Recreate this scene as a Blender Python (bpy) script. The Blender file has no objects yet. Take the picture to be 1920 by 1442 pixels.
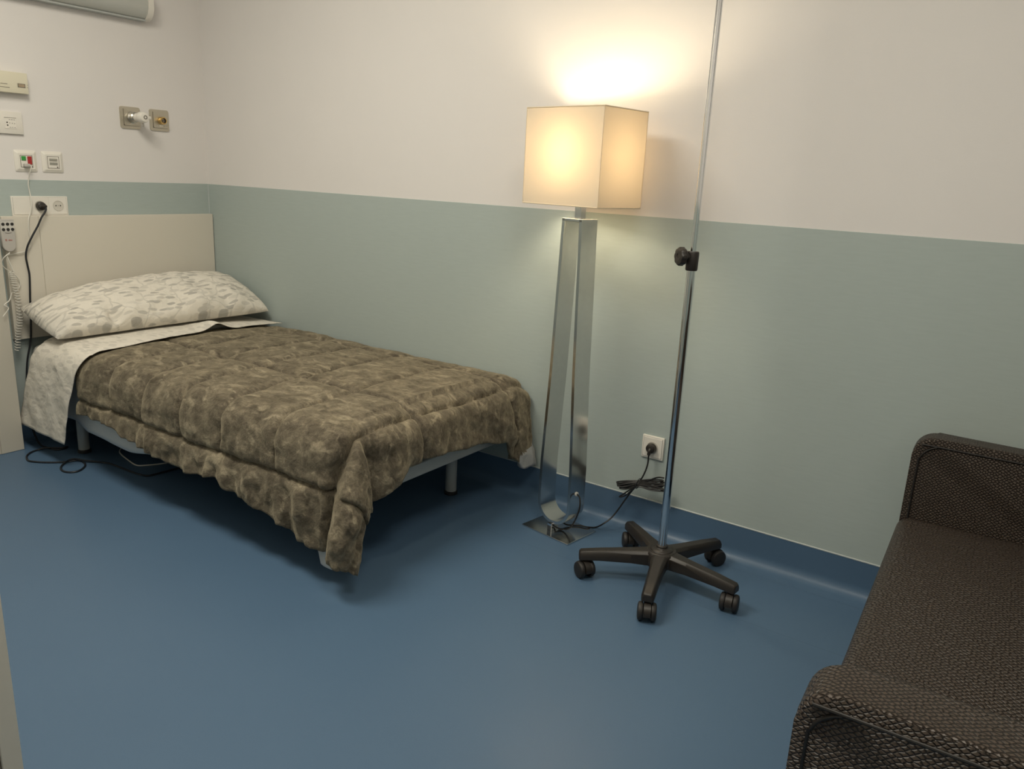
import bpy, bmesh, math, random
from mathutils import Vector, Matrix, noise

random.seed(7)
PI = math.pi
S = bpy.context.scene
C = S.collection

# ------------------------------------------------------------------ camera
F_PX, W_PX = 1465.575, 1920.0
cam_d = bpy.data.cameras.new('camera')
cam_d.sensor_fit = 'HORIZONTAL'
cam_d.sensor_width = 36.0
cam_d.lens = 36.0 * F_PX / W_PX
cam_d.clip_start = 0.02
cam = bpy.data.objects.new('camera', cam_d)
C.objects.link(cam)
yaw, pitch, roll = math.radians(124.13262), math.radians(14.88708), math.radians(2.79400)
fwd = Vector((math.cos(yaw) * math.cos(pitch), math.sin(yaw) * math.cos(pitch), -math.sin(pitch)))
rgt = Vector((math.sin(yaw), -math.cos(yaw), 0))
upv = rgt.cross(fwd)
r2 = math.cos(roll) * rgt + math.sin(roll) * upv
u2 = -math.sin(roll) * rgt + math.cos(roll) * upv
M = Matrix((r2, u2, -fwd)).transposed().to_4x4()
M.translation = Vector((3.69159, -2.54287, 1.26661))
cam.matrix_world = M
S.camera = cam

# ------------------------------------------------------------------ world, exposure, room lights
w = bpy.data.worlds.new('world')
S.world = w
w.use_nodes = True
w.node_tree.nodes['Background'].inputs[0].default_value = (0.9, 0.85, 0.75, 1)
w.node_tree.nodes['Background'].inputs[1].default_value = 0.02
S.view_settings.view_transform = 'Standard'
S.view_settings.look = 'None'
S.view_settings.gamma = 1.0
S.view_settings.use_curve_mapping = False
S.view_settings.exposure = 0.0


def area(name, loc, sx, sy, power, col, rot=(0, 0, 0), spread=PI):
    d = bpy.data.lights.new(name, 'AREA')
    d.shape = 'RECTANGLE'
    d.size, d.size_y, d.energy, d.color = sx, sy, power, col
    d.spread = spread
    o = bpy.data.objects.new(name, d)
    o.location, o.rotation_euler = loc, rot
    C.objects.link(o)
    return o


ROOM_X, ROOM_Y, ROOM_Z = 4.45, -2.80, 2.62
CEIL_COL = (1.0, 0.94, 0.80)
area('ceiling_lamp_glow', (1.55, -1.60, ROOM_Z - 0.045), 1.1, 0.55, 38, CEIL_COL)
area('ceiling_lamp_glow', (3.45, -1.75, ROOM_Z - 0.045), 0.55, 0.55, 20, CEIL_COL)

# ------------------------------------------------------------------ material helpers


def new_mat(name):
    m = bpy.data.materials.new(name)
    m.use_nodes = True
    nt = m.node_tree
    b = nt.nodes['Principled BSDF']
    return m, nt, b


def nd(nt, t, **kw):
    n = nt.nodes.new(t)
    for k, v in kw.items():
        if k in ('inp',):
            for a, b in v.items():
                n.inputs[a].default_value = b
        else:
            setattr(n, k, v)
    return n


def lk(nt, a, ao, b, bi):
    nt.links.new(a.outputs[ao], b.inputs[bi])


def mat(name, col, rough=0.5, metal=0.0, spec=0.5, var=0.0, vscale=20.0, bump=0.0, bscale=60.0, bdist=0.002,
        stretch=None, coat=0.0, sheen=0.0):
    m, nt, b = new_mat(name)
    b.inputs['Base Color'].default_value = (*col, 1)
    b.inputs['Roughness'].default_value = rough
    b.inputs['Metallic'].default_value = metal
    b.inputs['Specular IOR Level'].default_value = spec
    b.inputs['Coat Weight'].default_value = coat
    b.inputs['Sheen Weight'].default_value = sheen
    tc = nd(nt, 'ShaderNodeTexCoord')
    mp = nd(nt, 'ShaderNodeMapping')
    lk(nt, tc, 'Object', mp, 'Vector')
    if stretch:
        mp.inputs['Scale'].default_value = stretch
    n1 = nd(nt, 'ShaderNodeTexNoise', inp={'Scale': vscale, 'Detail': 4.0})
    lk(nt, mp, 0, n1, 'Vector')
    mx = nd(nt, 'ShaderNodeMix', data_type='RGBA')
    mx.inputs[6].default_value = (*[c * (1 - var) for c in col], 1)
    mx.inputs[7].default_value = (*[min(1, c * (1 + var)) for c in col], 1)
    lk(nt, n1, 'Fac', mx, 0)
    lk(nt, mx, 2, b, 'Base Color')
    if bump > 0:
        n2 = nd(nt, 'ShaderNodeTexNoise', inp={'Scale': bscale, 'Detail': 3.0})
        lk(nt, mp, 0, n2, 'Vector')
        bp = nd(nt, 'ShaderNodeBump', inp={'Strength': bump, 'Distance': bdist})
        lk(nt, n2, 'Fac', bp, 'Height')
        lk(nt, bp, 0, b, 'Normal')
    return m


WHITE_PAINT = mat('wall_paint', (0.74, 0.715, 0.70), 0.75, var=0.015, vscale=6, bump=0.15, bscale=220, bdist=0.001)
WAINSCOT = mat('wainscot_vinyl', (0.40, 0.46, 0.445), 0.5, spec=0.35, var=0.05, vscale=5, stretch=(3.0, 3.0, 26.0))
CAULK = mat('caulk', (0.46, 0.50, 0.50), 0.5)
CEIL = mat('ceiling_paint', (0.78, 0.77, 0.75), 0.9)
WHITE_BOARD = mat('white_laminate', (0.66, 0.62, 0.54), 0.42, var=0.012, vscale=4)
CAB_BOARD = mat('cabinet_laminate', (0.53, 0.50, 0.43), 0.45, var=0.012, vscale=4)
BEIGE_BOARD = mat('beige_laminate', (0.60, 0.57, 0.50), 0.5, var=0.02, vscale=40, bump=0.05, bscale=300)
WHITE_PLASTIC = mat('white_plastic', (0.76, 0.73, 0.67), 0.32, var=0.01)
WELL_SHADED = mat('shaded_socket_plastic', (0.60, 0.57, 0.51), 0.4, var=0.01)  # white plastic darkened: the shade inside the socket recess is in this colour
CREAM_PLASTIC = mat('cream_plastic', (0.72, 0.68, 0.54), 0.4, var=0.01)
GREY_PLASTIC = mat('grey_plastic', (0.46, 0.44, 0.41), 0.5, var=0.03, vscale=200)
LINE_GREY = mat('line_grey', (0.16, 0.14, 0.12), 0.5)
BLACK_PLASTIC = mat('black_plastic', (0.022, 0.018, 0.015), 0.42, var=0.1, bump=0.15, bscale=700, bdist=0.0006)
DARK_RUBBER = mat('dark_rubber', (0.018, 0.016, 0.015), 0.55)
BLACK_CORD = mat('black_cord', (0.012, 0.011, 0.011), 0.4)
NAVY_CORD = mat('dark_cord', (0.012, 0.014, 0.018), 0.45)
WHITE_CORD = mat('white_cord', (0.70, 0.68, 0.62), 0.4)
GREEN = mat('green_button', (0.04, 0.30, 0.06), 0.35)
RED = mat('red_button', (0.36, 0.025, 0.025), 0.35)
RED_INK = mat('red_ink', (0.42, 0.06, 0.04), 0.5)
BRASS = mat('brass', (0.72, 0.50, 0.20), 0.28, 1.0)
STEEL = mat('satin_steel', (0.60, 0.58, 0.54), 0.28, 1.0, var=0.05, vscale=60, stretch=(1, 1, 30), bump=0.05, bscale=300)
BRUSHED = mat('brushed_nickel', (0.72, 0.71, 0.69), 0.17, 1.0, var=0.06, vscale=40, stretch=(20, 1, 1))
CHROME = mat('chrome', (0.78, 0.79, 0.80), 0.07, 1.0)
NICKEL_PLATE = mat('nickel_plate', (0.56, 0.52, 0.43), 0.42, 0.85)
FRAME_GREY = mat('bed_metal', (0.42, 0.44, 0.43), 0.4, 0.15, var=0.03)
LINING = mat('lining_cloth', (0.40, 0.40, 0.40), 0.9, bump=0.3, bscale=150)
DIFFUSER = mat('ribbed_diffuser', (0.48, 0.49, 0.46), 0.35, var=0.05, vscale=10, stretch=(60, 1, 60))
MATTRESS = mat('mattress_cloth', (0.62, 0.62, 0.60), 0.9)
SHEET_PLAIN = mat('plain_sheet', (0.60, 0.62, 0.62), 0.85, var=0.04, vscale=12, bump=0.5, bscale=18, bdist=0.006)


def floor_material():
    m, nt, b = new_mat('blue_vinyl')
    tc = nd(nt, 'ShaderNodeTexCoord')
    n1 = nd(nt, 'ShaderNodeTexNoise', inp={'Scale': 3.0, 'Detail': 5.0})
    n2 = nd(nt, 'ShaderNodeTexNoise', inp={'Scale': 240.0, 'Detail': 2.0})
    lk(nt, tc, 'Object', n1, 'Vector')
    lk(nt, tc, 'Object', n2, 'Vector')
    mx = nd(nt, 'ShaderNodeMix', data_type='RGBA')
    mx.inputs[6].default_value = (0.071, 0.127, 0.206, 1)
    mx.inputs[7].default_value = (0.083, 0.145, 0.231, 1)
    ad = nd(nt, 'ShaderNodeMath', operation='MULTIPLY_ADD', inp={1: 0.5, 2: 0.0})
    lk(nt, n2, 'Fac', ad, 0)
    a2 = nd(nt, 'ShaderNodeMath', operation='MULTIPLY_ADD', inp={1: 0.5})
    lk(nt, n1, 'Fac', a2, 0)
    lk(nt, ad, 0, a2, 2)
    lk(nt, a2, 0, mx, 0)
    # welded seam of the sheet flooring, running along the long wall
    sp = nd(nt, 'ShaderNodeSeparateXYZ')
    lk(nt, tc, 'Object', sp, 0)
    s1 = nd(nt, 'ShaderNodeMath', operation='ADD', inp={1: 0.382})
    lk(nt, sp, 'Y', s1, 0)
    s2 = nd(nt, 'ShaderNodeMath', operation='ABSOLUTE')
    lk(nt, s1, 0, s2, 0)
    s3 = nd(nt, 'ShaderNodeMath', operation='LESS_THAN', inp={1: 0.0016})
    lk(nt, s2, 0, s3, 0)
    s4 = nd(nt, 'ShaderNodeMath', operation='MULTIPLY', inp={1: 0.35})
    lk(nt, s3, 0, s4, 0)
    m2 = nd(nt, 'ShaderNodeMix', data_type='RGBA')
    m2.inputs[7].default_value = (0.05, 0.09, 0.14, 1)
    lk(nt, s4, 0, m2, 0)
    lk(nt, mx, 2, m2, 6)
    lk(nt, m2, 2, b, 'Base Color')
    b.inputs['Roughness'].default_value = 0.38
    b.inputs['Specular IOR Level'].default_value = 0.35
    bp = nd(nt, 'ShaderNodeBump', inp={'Strength': 0.12, 'Distance': 0.001})
    lk(nt, n2, 'Fac', bp, 'Height')
    lk(nt, bp, 0, b, 'Normal')
    return m


FLOOR = floor_material()


def velvet_material():
    m, nt, b = new_mat('taupe_plush')
    tc = nd(nt, 'ShaderNodeTexCoord')
    mp = nd(nt, 'ShaderNodeMapping')
    mp.inputs['Scale'].default_value = (0.9, 1.3, 1.0)
    mp.inputs['Rotation'].default_value = (0, 0, 0.25)
    lk(nt, tc, 'Object', mp, 'Vector')
    n1 = nd(nt, 'ShaderNodeTexNoise', inp={'Scale': 15.0, 'Detail': 9.0, 'Roughness': 0.70, 'Distortion': 0.5})
    lk(nt, mp, 0, n1, 'Vector')
    r1 = nd(nt, 'ShaderNodeValToRGB')
    e = r1.color_ramp.elements
    e[0].position, e[0].color = 0.34, (0.052, 0.043, 0.032, 1)
    e[1].position, e[1].color = 0.69, (0.255, 0.220, 0.160, 1)
    k = r1.color_ramp.elements.new(0.48)
    k.color = (0.106, 0.090, 0.067, 1)
    k = r1.color_ramp.elements.new(0.57)
    k.color = (0.150, 0.127, 0.091, 1)
    lk(nt, n1, 'Fac', r1, 0)
    # brushed-back patches of pile
    mp2 = nd(nt, 'ShaderNodeMapping')
    mp2.inputs['Scale'].default_value = (7.0, 12.0, 9.0)
    mp2.inputs['Rotation'].default_value = (0, 0, 0.5)
    lk(nt, tc, 'Object', mp2, 'Vector')
    n2 = nd(nt, 'ShaderNodeTexNoise', inp={'Scale': 1.6, 'Detail': 5.0, 'Distortion': 1.0})
    lk(nt, mp2, 0, n2, 'Vector')
    r2_ = nd(nt, 'ShaderNodeValToRGB')
    r2_.color_ramp.elements[0].position = 0.57
    r2_.color_ramp.elements[1].position = 0.66
    lk(nt, n2, 'Fac', r2_, 0)
    mm = nd(nt, 'ShaderNodeMath', operation='MULTIPLY', inp={1: 0.6})
    lk(nt, r2_, 0, mm, 0)
    mx = nd(nt, 'ShaderNodeMix', data_type='RGBA')
    mx.inputs[7].default_value = (0.31, 0.268, 0.19, 1)
    lk(nt, mm, 0, mx, 0)
    lk(nt, r1, 0, mx, 6)
    # fine crinkled strokes in the pile
    n4 = nd(nt, 'ShaderNodeTexNoise', inp={'Scale': 42.0, 'Detail': 5.0, 'Roughness': 0.6, 'Distortion': 0.8})
    lk(nt, mp, 0, n4, 'Vector')
    r4 = nd(nt, 'ShaderNodeMapRange', inp={1: 0.35, 2: 0.68, 3: 0.74, 4: 1.30})
    lk(nt, n4, 'Fac', r4, 0)
    h4 = nd(nt, 'ShaderNodeHueSaturation')
    lk(nt, r4, 0, h4, 'Value')
    lk(nt, mx, 2, h4, 'Color')
    n3 = nd(nt, 'ShaderNodeTexNoise', inp={'Scale': 190.0, 'Detail': 2.0})
    lk(nt, tc, 'Object', n3, 'Vector')
    hs = nd(nt, 'ShaderNodeHueSaturation')
    mr = nd(nt, 'ShaderNodeMapRange', inp={3: 0.78, 4: 1.22})
    lk(nt, n3, 'Fac', mr, 0)
    lk(nt, mr, 0, hs, 'Value')
    lk(nt, h4, 0, hs, 'Color')
    lk(nt, hs, 0, b, 'Base Color')
    b.inputs['Roughness'].default_value = 0.95
    b.inputs['Specular IOR Level'].default_value = 0.1
    b.inputs['Sheen Weight'].default_value = 0.45
    b.inputs['Sheen Roughness'].default_value = 0.5
    b.inputs['Sheen Tint'].default_value = (0.75, 0.65, 0.45, 1)
    b1 = nd(nt, 'ShaderNodeBump', inp={'Strength': 0.5, 'Distance': 0.007})
    lk(nt, n1, 'Fac', b1, 'Height')
    b3 = nd(nt, 'ShaderNodeBump', inp={'Strength': 0.5, 'Distance': 0.005})
    lk(nt, n4, 'Fac', b3, 'Height')
    lk(nt, b1, 0, b3, 'Normal')
    b2 = nd(nt, 'ShaderNodeBump', inp={'Strength': 0.5, 'Distance': 0.003})
    lk(nt, n3, 'Fac', b2, 'Height')
    lk(nt, b3, 0, b2, 'Normal')
    lk(nt, b2, 0, b, 'Normal')
    return m


PLUSH = velvet_material()


def leaf_cloth(name, sc, strength, crease=0.5):
    """White cotton printed with pale grey leaves and sprigs."""
    m, nt, b = new_mat(name)
    tc = nd(nt, 'ShaderNodeTexCoord')
    base = (0.70, 0.66, 0.585, 1)
    cur = None
    fac = None
    for k, (rot, sx, sy, thr) in enumerate(((0.6, 1.0, 2.6, 0.30), (-0.9, 1.0, 2.9, 0.27), (1.9, 1.0, 2.2, 0.22))):
        mp = nd(nt, 'ShaderNodeMapping')
        mp.inputs['Rotation'].default_value = (0, 0, rot)
        mp.inputs['Scale'].default_value = (sc * sx, sc * sy, 1)
        mp.inputs['Location'].default_value = (k * 3.7, k * 1.3, 0)
        lk(nt, tc, 'UV', mp, 'Vector')
        nz = nd(nt, 'ShaderNodeTexNoise', inp={'Scale': 2.5, 'Detail': 2.0})
        lk(nt, mp, 0, nz, 'Vector')
        mxv = nd(nt, 'ShaderNodeMix', data_type='VECTOR', inp={0: 0.12})
        lk(nt, mp, 0, mxv, 4)
        lk(nt, nz, 'Color', mxv, 5)
        vo = nd(nt, 'ShaderNodeTexVoronoi', voronoi_dimensions='2D', inp={'Scale': 1.0, 'Randomness': 0.85})
        lk(nt, mxv, 1, vo, 'Vector')
        lt = nd(nt, 'ShaderNodeMapRange', inp={1: thr, 2: thr - 0.06, 3: 0.0, 4: 1.0})
        lk(nt, vo, 'Distance', lt, 0)
        sel = nd(nt, 'ShaderNodeSeparateColor')
        lk(nt, vo, 'Color', sel, 0)
        gain = nd(nt, 'ShaderNodeMapRange', inp={1: 0.15, 2: 1.0, 3: 0.0, 4: 1.0})
        lk(nt, sel, 0, gain, 0)
        mu = nd(nt, 'ShaderNodeMath', operation='MULTIPLY')
        lk(nt, lt, 0, mu, 0)
        lk(nt, gain, 0, mu, 1)
        if fac is None:
            fac = mu
        else:
            mxx = nd(nt, 'ShaderNodeMath', operation='MAXIMUM')
            lk(nt, fac, 0, mxx, 0)
            lk(nt, mu, 0, mxx, 1)
            fac = mxx
    # thin curved stems
    mp = nd(nt, 'ShaderNodeMapping')
    mp.inputs['Scale'].default_value = (sc * 0.9, sc * 0.9, 1)
    lk(nt, tc, 'UV', mp, 'Vector')
    v2 = nd(nt, 'ShaderNodeTexVoronoi', voronoi_dimensions='2D', feature='DISTANCE_TO_EDGE', inp={'Scale': 1.0})
    nz = nd(nt, 'ShaderNodeTexNoise', inp={'Scale': 1.6, 'Detail': 1.0})
    lk(nt, mp, 0, nz, 'Vector')
    mxv = nd(nt, 'ShaderNodeMix', data_type='VECTOR', inp={0: 0.35})
    lk(nt, mp, 0, mxv, 4)
    lk(nt, nz, 'Color', mxv, 5)
    lk(nt, mxv, 1, v2, 'Vector')
    st = nd(nt, 'ShaderNodeMapRange', inp={1: 0.035, 2: 0.012, 3: 0.0, 4: 0.45})
    lk(nt, v2, 'Distance', st, 0)
    mxx = nd(nt, 'ShaderNodeMath', operation='MAXIMUM')
    lk(nt, fac, 0, mxx, 0)
    lk(nt, st, 0, mxx, 1)
    mu = nd(nt, 'ShaderNodeMath', operation='MULTIPLY', inp={1: strength})
    lk(nt, mxx, 0, mu, 0)
    mx = nd(nt, 'ShaderNodeMix', data_type='RGBA')
    mx.inputs[6].default_value = base
    mx.inputs[7].default_value = (0.36, 0.345, 0.315, 1)
    lk(nt, mu, 0, mx, 0)
    lk(nt, mx, 2, b, 'Base Color')
    b.inputs['Roughness'].default_value = 0.85
    b.inputs['Specular IOR Level'].default_value = 0.15
    cr = nd(nt, 'ShaderNodeTexNoise', inp={'Scale': 14.0, 'Detail': 4.0, 'Distortion': 1.2})
    lk(nt, tc, 'Object', cr, 'Vector')
    bp = nd(nt, 'ShaderNodeBump', inp={'Strength': crease, 'Distance': 0.012})
    lk(nt, cr, 'Fac', bp, 'Height')
    lk(nt, bp, 0, b, 'Normal')
    return m


PRINT = leaf_cloth('leaf_print_cotton', 12.5, 0.85, 0.7)
PRINT_SHEET = leaf_cloth('leaf_print_sheet', 12.0, 0.45, 0.45)


def snake_material():
    m, nt, b = new_mat('snakeskin_leatherette')
    tc = nd(nt, 'ShaderNodeTexCoord')
    mp = nd(nt, 'ShaderNodeMapping')
    mp.inputs['Rotation'].default_value = (0, 0, PI / 4)
    mp.inputs['Scale'].default_value = (1.0, 1.0, 1.0)
    lk(nt, tc, 'UV', mp, 'Vector')
    vo = nd(nt, 'ShaderNodeTexVoronoi', voronoi_dimensions='2D', feature='DISTANCE_TO_EDGE',
            inp={'Scale': 1.0, 'Randomness': 0.5})
    lk(nt, mp, 0, vo, 'Vector')
    mr = nd(nt, 'ShaderNodeMapRange', inp={1: 0.0, 2: 0.26, 3: 0.0, 4: 1.0})
    lk(nt, vo, 'Distance', mr, 0)
    mx = nd(nt, 'ShaderNodeMix', data_type='RGBA')
    mx.inputs[6].default_value = (0.013, 0.009, 0.007, 1)
    mx.inputs[7].default_value = (0.064, 0.047, 0.036, 1)
    lk(nt, mr, 0, mx, 0)
    lk(nt, mx, 2, b, 'Base Color')
    b.inputs['Roughness'].default_value = 0.42
    b.inputs['Specular IOR Level'].default_value = 0.4
    bp = nd(nt, 'ShaderNodeBump', inp={'Strength': 0.85, 'Distance': 0.0032})
    lk(nt, mr, 0, bp, 'Height')
    lk(nt, bp, 0, b, 'Normal')
    return m


SNAKE = snake_material()


def shade_material():
    m, nt, b = new_mat('lamp_shade_fabric')
    out = nt.nodes['Material Output']
    nt.nodes.remove(b)
    tc = nd(nt, 'ShaderNodeTexCoord')
    wv = nd(nt, 'ShaderNodeTexNoise', inp={'Scale': 260.0, 'Detail': 1.0})
    lk(nt, tc, 'Object', wv, 'Vector')
    mx = nd(nt, 'ShaderNodeMix', data_type='RGBA')
    mx.inputs[6].default_value = (0.110, 0.082, 0.048, 1)
    mx.inputs[7].default_value = (0.122, 0.092, 0.055, 1)
    lk(nt, wv, 'Fac', mx, 0)
    df = nd(nt, 'ShaderNodeBsdfDiffuse')
    df.inputs[0].default_value = (0.90, 0.86, 0.76, 1)
    tr = nd(nt, 'ShaderNodeBsdfTranslucent')
    lk(nt, mx, 2, tr, 0)
    mi = nd(nt, 'ShaderNodeMixShader', inp={0: 0.5})
    lk(nt, df, 0, mi, 1)
    lk(nt, tr, 0, mi, 2)
    lk(nt, mi, 0, out, 'Surface')
    return m


SHADE = shade_material()


def bulb_material(strength):
    m, nt, b = new_mat('bulb_glow')
    b.inputs['Base Color'].default_value = (0.9, 0.85, 0.7, 1)
    b.inputs['Emission Color'].default_value = (1.0, 0.83, 0.585, 1)
    b.inputs['Emission Strength'].default_value = strength
    return m


BULB = bulb_material(160.0)

# ------------------------------------------------------------------ mesh helpers


class MB:
    def __init__(self):
        self.bm = bmesh.new()

    def box(self, lo, hi, bev=0.0, seg=2):
        ret = bmesh.ops.create_cube(self.bm, size=1.0)
        vs = ret['verts']
        c = [(a + b) / 2 for a, b in zip(lo, hi)]
        s = [abs(b - a) for a, b in zip(lo, hi)]
        for v in vs:
            v.co = Vector((v.co.x * s[0] + c[0], v.co.y * s[1] + c[1], v.co.z * s[2] + c[2]))
        if bev > 0:
            es = list({e for v in vs for e in v.link_edges})
            bmesh.ops.bevel(self.bm, geom=es, offset=bev, segments=seg, affect='EDGES', profile=0.5)
        return self

    def lathe(self, prof, org=(0, 0, 0), axis=(0, 0, 1), n=28, caps=True):
        z = Vector(axis).normalized()
        x = z.orthogonal().normalized()
        y = z.cross(x)
        o = Vector(org)
        rings = []
        for r, h in prof:
            rings.append([self.bm.verts.new(o + z * h + (x * math.cos(2 * PI * i / n) + y * math.sin(2 * PI * i / n)) * max(r, 1e-5))
                          for i in range(n)])
        for a, b in zip(rings, rings[1:]):
            for i in range(n):
                self.bm.faces.new((a[i], a[(i + 1) % n], b[(i + 1) % n], b[i]))
        if caps:
            self.bm.faces.new(rings[0][::-1])
            self.bm.faces.new(rings[-1])
        return self

    def cyl(self, a, b, r, n=24, r2=None):
        a, b = Vector(a), Vector(b)
        return self.lathe([(r, 0), (r if r2 is None else r2, (b - a).length)], a, b - a, n)

    def prism(self, pts, d, org=(0, 0, 0), u=(1, 0, 0), v=(0, 0, 1), w=(0, 1, 0)):
        """polygon pts in the (u,v) plane, extruded by d along w"""
        o, u, v, w = Vector(org), Vector(u), Vector(v), Vector(w)
        a = [self.bm.verts.new(o + u * p[0] + v * p[1]) for p in pts]
        b = [self.bm.verts.new(o + u * p[0] + v * p[1] + w * d) for p in pts]
        n = len(pts)
        self.bm.faces.new(a)
        self.bm.faces.new(b[::-1])
        for i in range(n):
            self.bm.faces.new((a[(i + 1) % n], a[i], b[i], b[(i + 1) % n]))
        return self

    def tube(self, pts, r, n=10, smooth=6, closed=False):
        P = [Vector(p) for p in pts]
        if smooth > 1:
            Q = []
            m = len(P)
            for i in range(m - 1):
                p0, p1, p2, p3 = P[max(i - 1, 0)], P[i], P[i + 1], P[min(i + 2, m - 1)]
                for k in range(smooth):
                    t = k / smooth
                    Q.append(0.5 * ((2 * p1) + (p2 - p0) * t + (2 * p0 - 5 * p1 + 4 * p2 - p3) * t * t
                                    + (-p0 + 3 * p1 - 3 * p2 + p3) * t ** 3))
            Q.append(P[-1])
            P = Q
        T = [(P[min(i + 1, len(P) - 1)] - P[max(i - 1, 0)]).normalized() for i in range(len(P))]
        nrm = T[0].orthogonal().normalized()
        rings = []
        for p, t in zip(P, T):
            nrm = (nrm - t * nrm.dot(t))
            nrm = nrm.normalized() if nrm.length > 1e-6 else t.orthogonal().normalized()
            bn = t.cross(nrm)
            rings.append([self.bm.verts.new(p + (nrm * math.cos(2 * PI * i / n) + bn * math.sin(2 * PI * i / n)) * r) for i in range(n)])
        for a, b in zip(rings, rings[1:]):
            for i in range(n):
                self.bm.faces.new((a[i], a[(i + 1) % n], b[(i + 1) % n], b[i]))
        self.bm.faces.new(rings[0][::-1])
        self.bm.faces.new(rings[-1])
        return self

    def xf(self, mtx):
        bmesh.ops.transform(self.bm, matrix=mtx, verts=self.bm.verts)
        return self

    def build(self, name, m, parent=None, smooth=True, angle=35, uvs=None):
        bmesh.ops.recalc_face_normals(self.bm, faces=self.bm.faces)
        me = bpy.data.meshes.new(name)
        if uvs:
            box_uv(self.bm, uvs)
        self.bm.to_mesh(me)
        self.bm.free()
        return link(name, me, m, parent, smooth, angle)


def link(name, me, m, parent=None, smooth=True, angle=35):
    for mm in (m if isinstance(m, (list, tuple)) else [m]):
        me.materials.append(mm)
    if smooth:
        for p in me.polygons:
            p.use_smooth = True
        me.set_sharp_from_angle(angle=math.radians(angle))
    o = bpy.data.objects.new(name, me)
    C.objects.link(o)
    if parent is not None:
        o.parent = parent
    return o


def box_uv(bm, sc):
    uv = bm.loops.layers.uv.verify()
    for f in bm.faces:
        n = f.normal
        a = max(range(3), key=lambda i: abs(n[i]))
        i, j = [(1, 2), (0, 2), (0, 1)][a]
        for l in f.loops:
            l[uv].uv = (l.vert.co[i] * sc, l.vert.co[j] * sc * 1.35)


def tag(o, label, cat, group=None, kind=None):
    if label:
        o['label'] = label
    if cat:
        o['category'] = cat
    if group:
        o['group'] = group
    if kind:
        o['kind'] = kind
    return o


def thing(name, label, cat, loc=(0, 0, 0), rz=0.0, group=None):
    o = bpy.data.objects.new(name, None)
    o.empty_display_size = 0.05
    C.objects.link(o)
    o.location = loc
    o.rotation_euler = (0, 0, rz)
    return tag(o, label, cat, group)


def structure(o):
    o['kind'] = 'structure'
    return o


def lerp(x, xs, ys):
    if x <= xs[0]:
        return ys[0]
    for a, b, c, d in zip(xs, xs[1:], ys, ys[1:]):
        if x <= b:
            t = (x - a) / (b - a)
            t = t * t * (3 - 2 * t)
            return c + (d - c) * t
    return ys[-1]


def grid_mesh(name, nu, nv, fn, m, parent=None, uvf=None, thick=0.0, offset=-1.0, rim=None, under=None, smooth_angle=80):
    bm = bmesh.new()
    uv = bm.loops.layers.uv.verify()
    V = [[bm.verts.new(fn(i / (nu - 1), j / (nv - 1))) for j in range(nv)] for i in range(nu)]
    for i in range(nu - 1):
        for j in range(nv - 1):
            f = bm.faces.new((V[i][j], V[i][j + 1], V[i + 1][j + 1], V[i + 1][j]))
            if uvf:
                for l, (a, b) in zip(f.loops, ((i, j), (i, j + 1), (i + 1, j + 1), (i + 1, j))):
                    l[uv].uv = uvf(a / (nu - 1), b / (nv - 1))
    me = bpy.data.meshes.new(name)
    bm.to_mesh(me)
    bm.free()
    mats = [m] + ([under] if under else [])
    o = link(name, me, mats, parent, True, smooth_angle)
    if thick:
        md = o.modifiers.new('thickness', 'SOLIDIFY')
        md.thickness = thick
        md.offset = offset
        if under:
            md.material_offset = 1
    return o


def rrect(w, h, r, n=5):
    pts = []
    for cx, cy, a0 in ((w / 2 - r, h / 2 - r, 0), (-w / 2 + r, h / 2 - r, 90), (-w / 2 + r, -h / 2 + r, 180), (w / 2 - r, -h / 2 + r, 270)):
        for k in range(n + 1):
            a = math.radians(a0 + 90 * k / n)
            pts.append((cx + r * math.cos(a), cy + r * math.sin(a)))
    return pts


def fnz(x, y, z, o=4):
    return noise.fractal(Vector((x, y, z)), 0.9, 2.0, o)


# ------------------------------------------------------------------ room shell
H_DADO, H_BASE = 1.155, 0.130
MB().box((-0.15, ROOM_Y - 0.15, -0.12), (ROOM_X + 0.15, 0.15, 0.0)).build('floor', FLOOR)['kind'] = 'structure'
MB().box((-0.15, ROOM_Y - 0.15, ROOM_Z), (ROOM_X + 0.15, 0.15, ROOM_Z + 0.1)).build('ceiling', CEIL)['kind'] = 'structure'
MB().box((-0.15, ROOM_Y - 0.15, 0.0), (0.0, 0.15, ROOM_Z)).build('wall_left', WHITE_PAINT)['kind'] = 'structure'
MB().box((0.0, 0.0, 0.0), (ROOM_X, 0.15, ROOM_Z)).build('wall_back', WHITE_PAINT)['kind'] = 'structure'
MB().box((ROOM_X, ROOM_Y - 0.15, 0.0), (ROOM_X + 0.15, 0.15, ROOM_Z)).build('wall_right', WHITE_PAINT)['kind'] = 'structure'
MB().box((0.0, ROOM_Y - 0.15, 0.0), (ROOM_X, ROOM_Y, ROOM_Z)).build('wall_front', WHITE_PAINT)['kind'] = 'structure'
# vinyl wainscot sheets (2 mm) with a thin light top edge
structure(MB().box((0.0, -0.0022, H_BASE), (ROOM_X, 0.001, H_DADO), 0.0006, 1).build('trim_1', WAINSCOT))
structure(MB().box((-0.001, ROOM_Y, H_BASE), (0.0022, 0.0, H_DADO), 0.0006, 1).build('trim_2', WAINSCOT))
structure(MB().box((ROOM_X - 0.0022, ROOM_Y, H_BASE), (ROOM_X + 0.001, 0.0, H_DADO), 0.0006, 1).build('trim_3', WAINSCOT))
structure(MB().box((0.0, ROOM_Y - 0.001, H_BASE), (ROOM_X, ROOM_Y + 0.0022, H_DADO), 0.0006, 1).build('trim_4', WAINSCOT))
# sealed corner seam of the wainscot
structure(MB().cyl((0.003, -0.003, H_BASE), (0.003, -0.003, H_DADO), 0.0028, 8).build('trim_5', CAULK))


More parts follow.
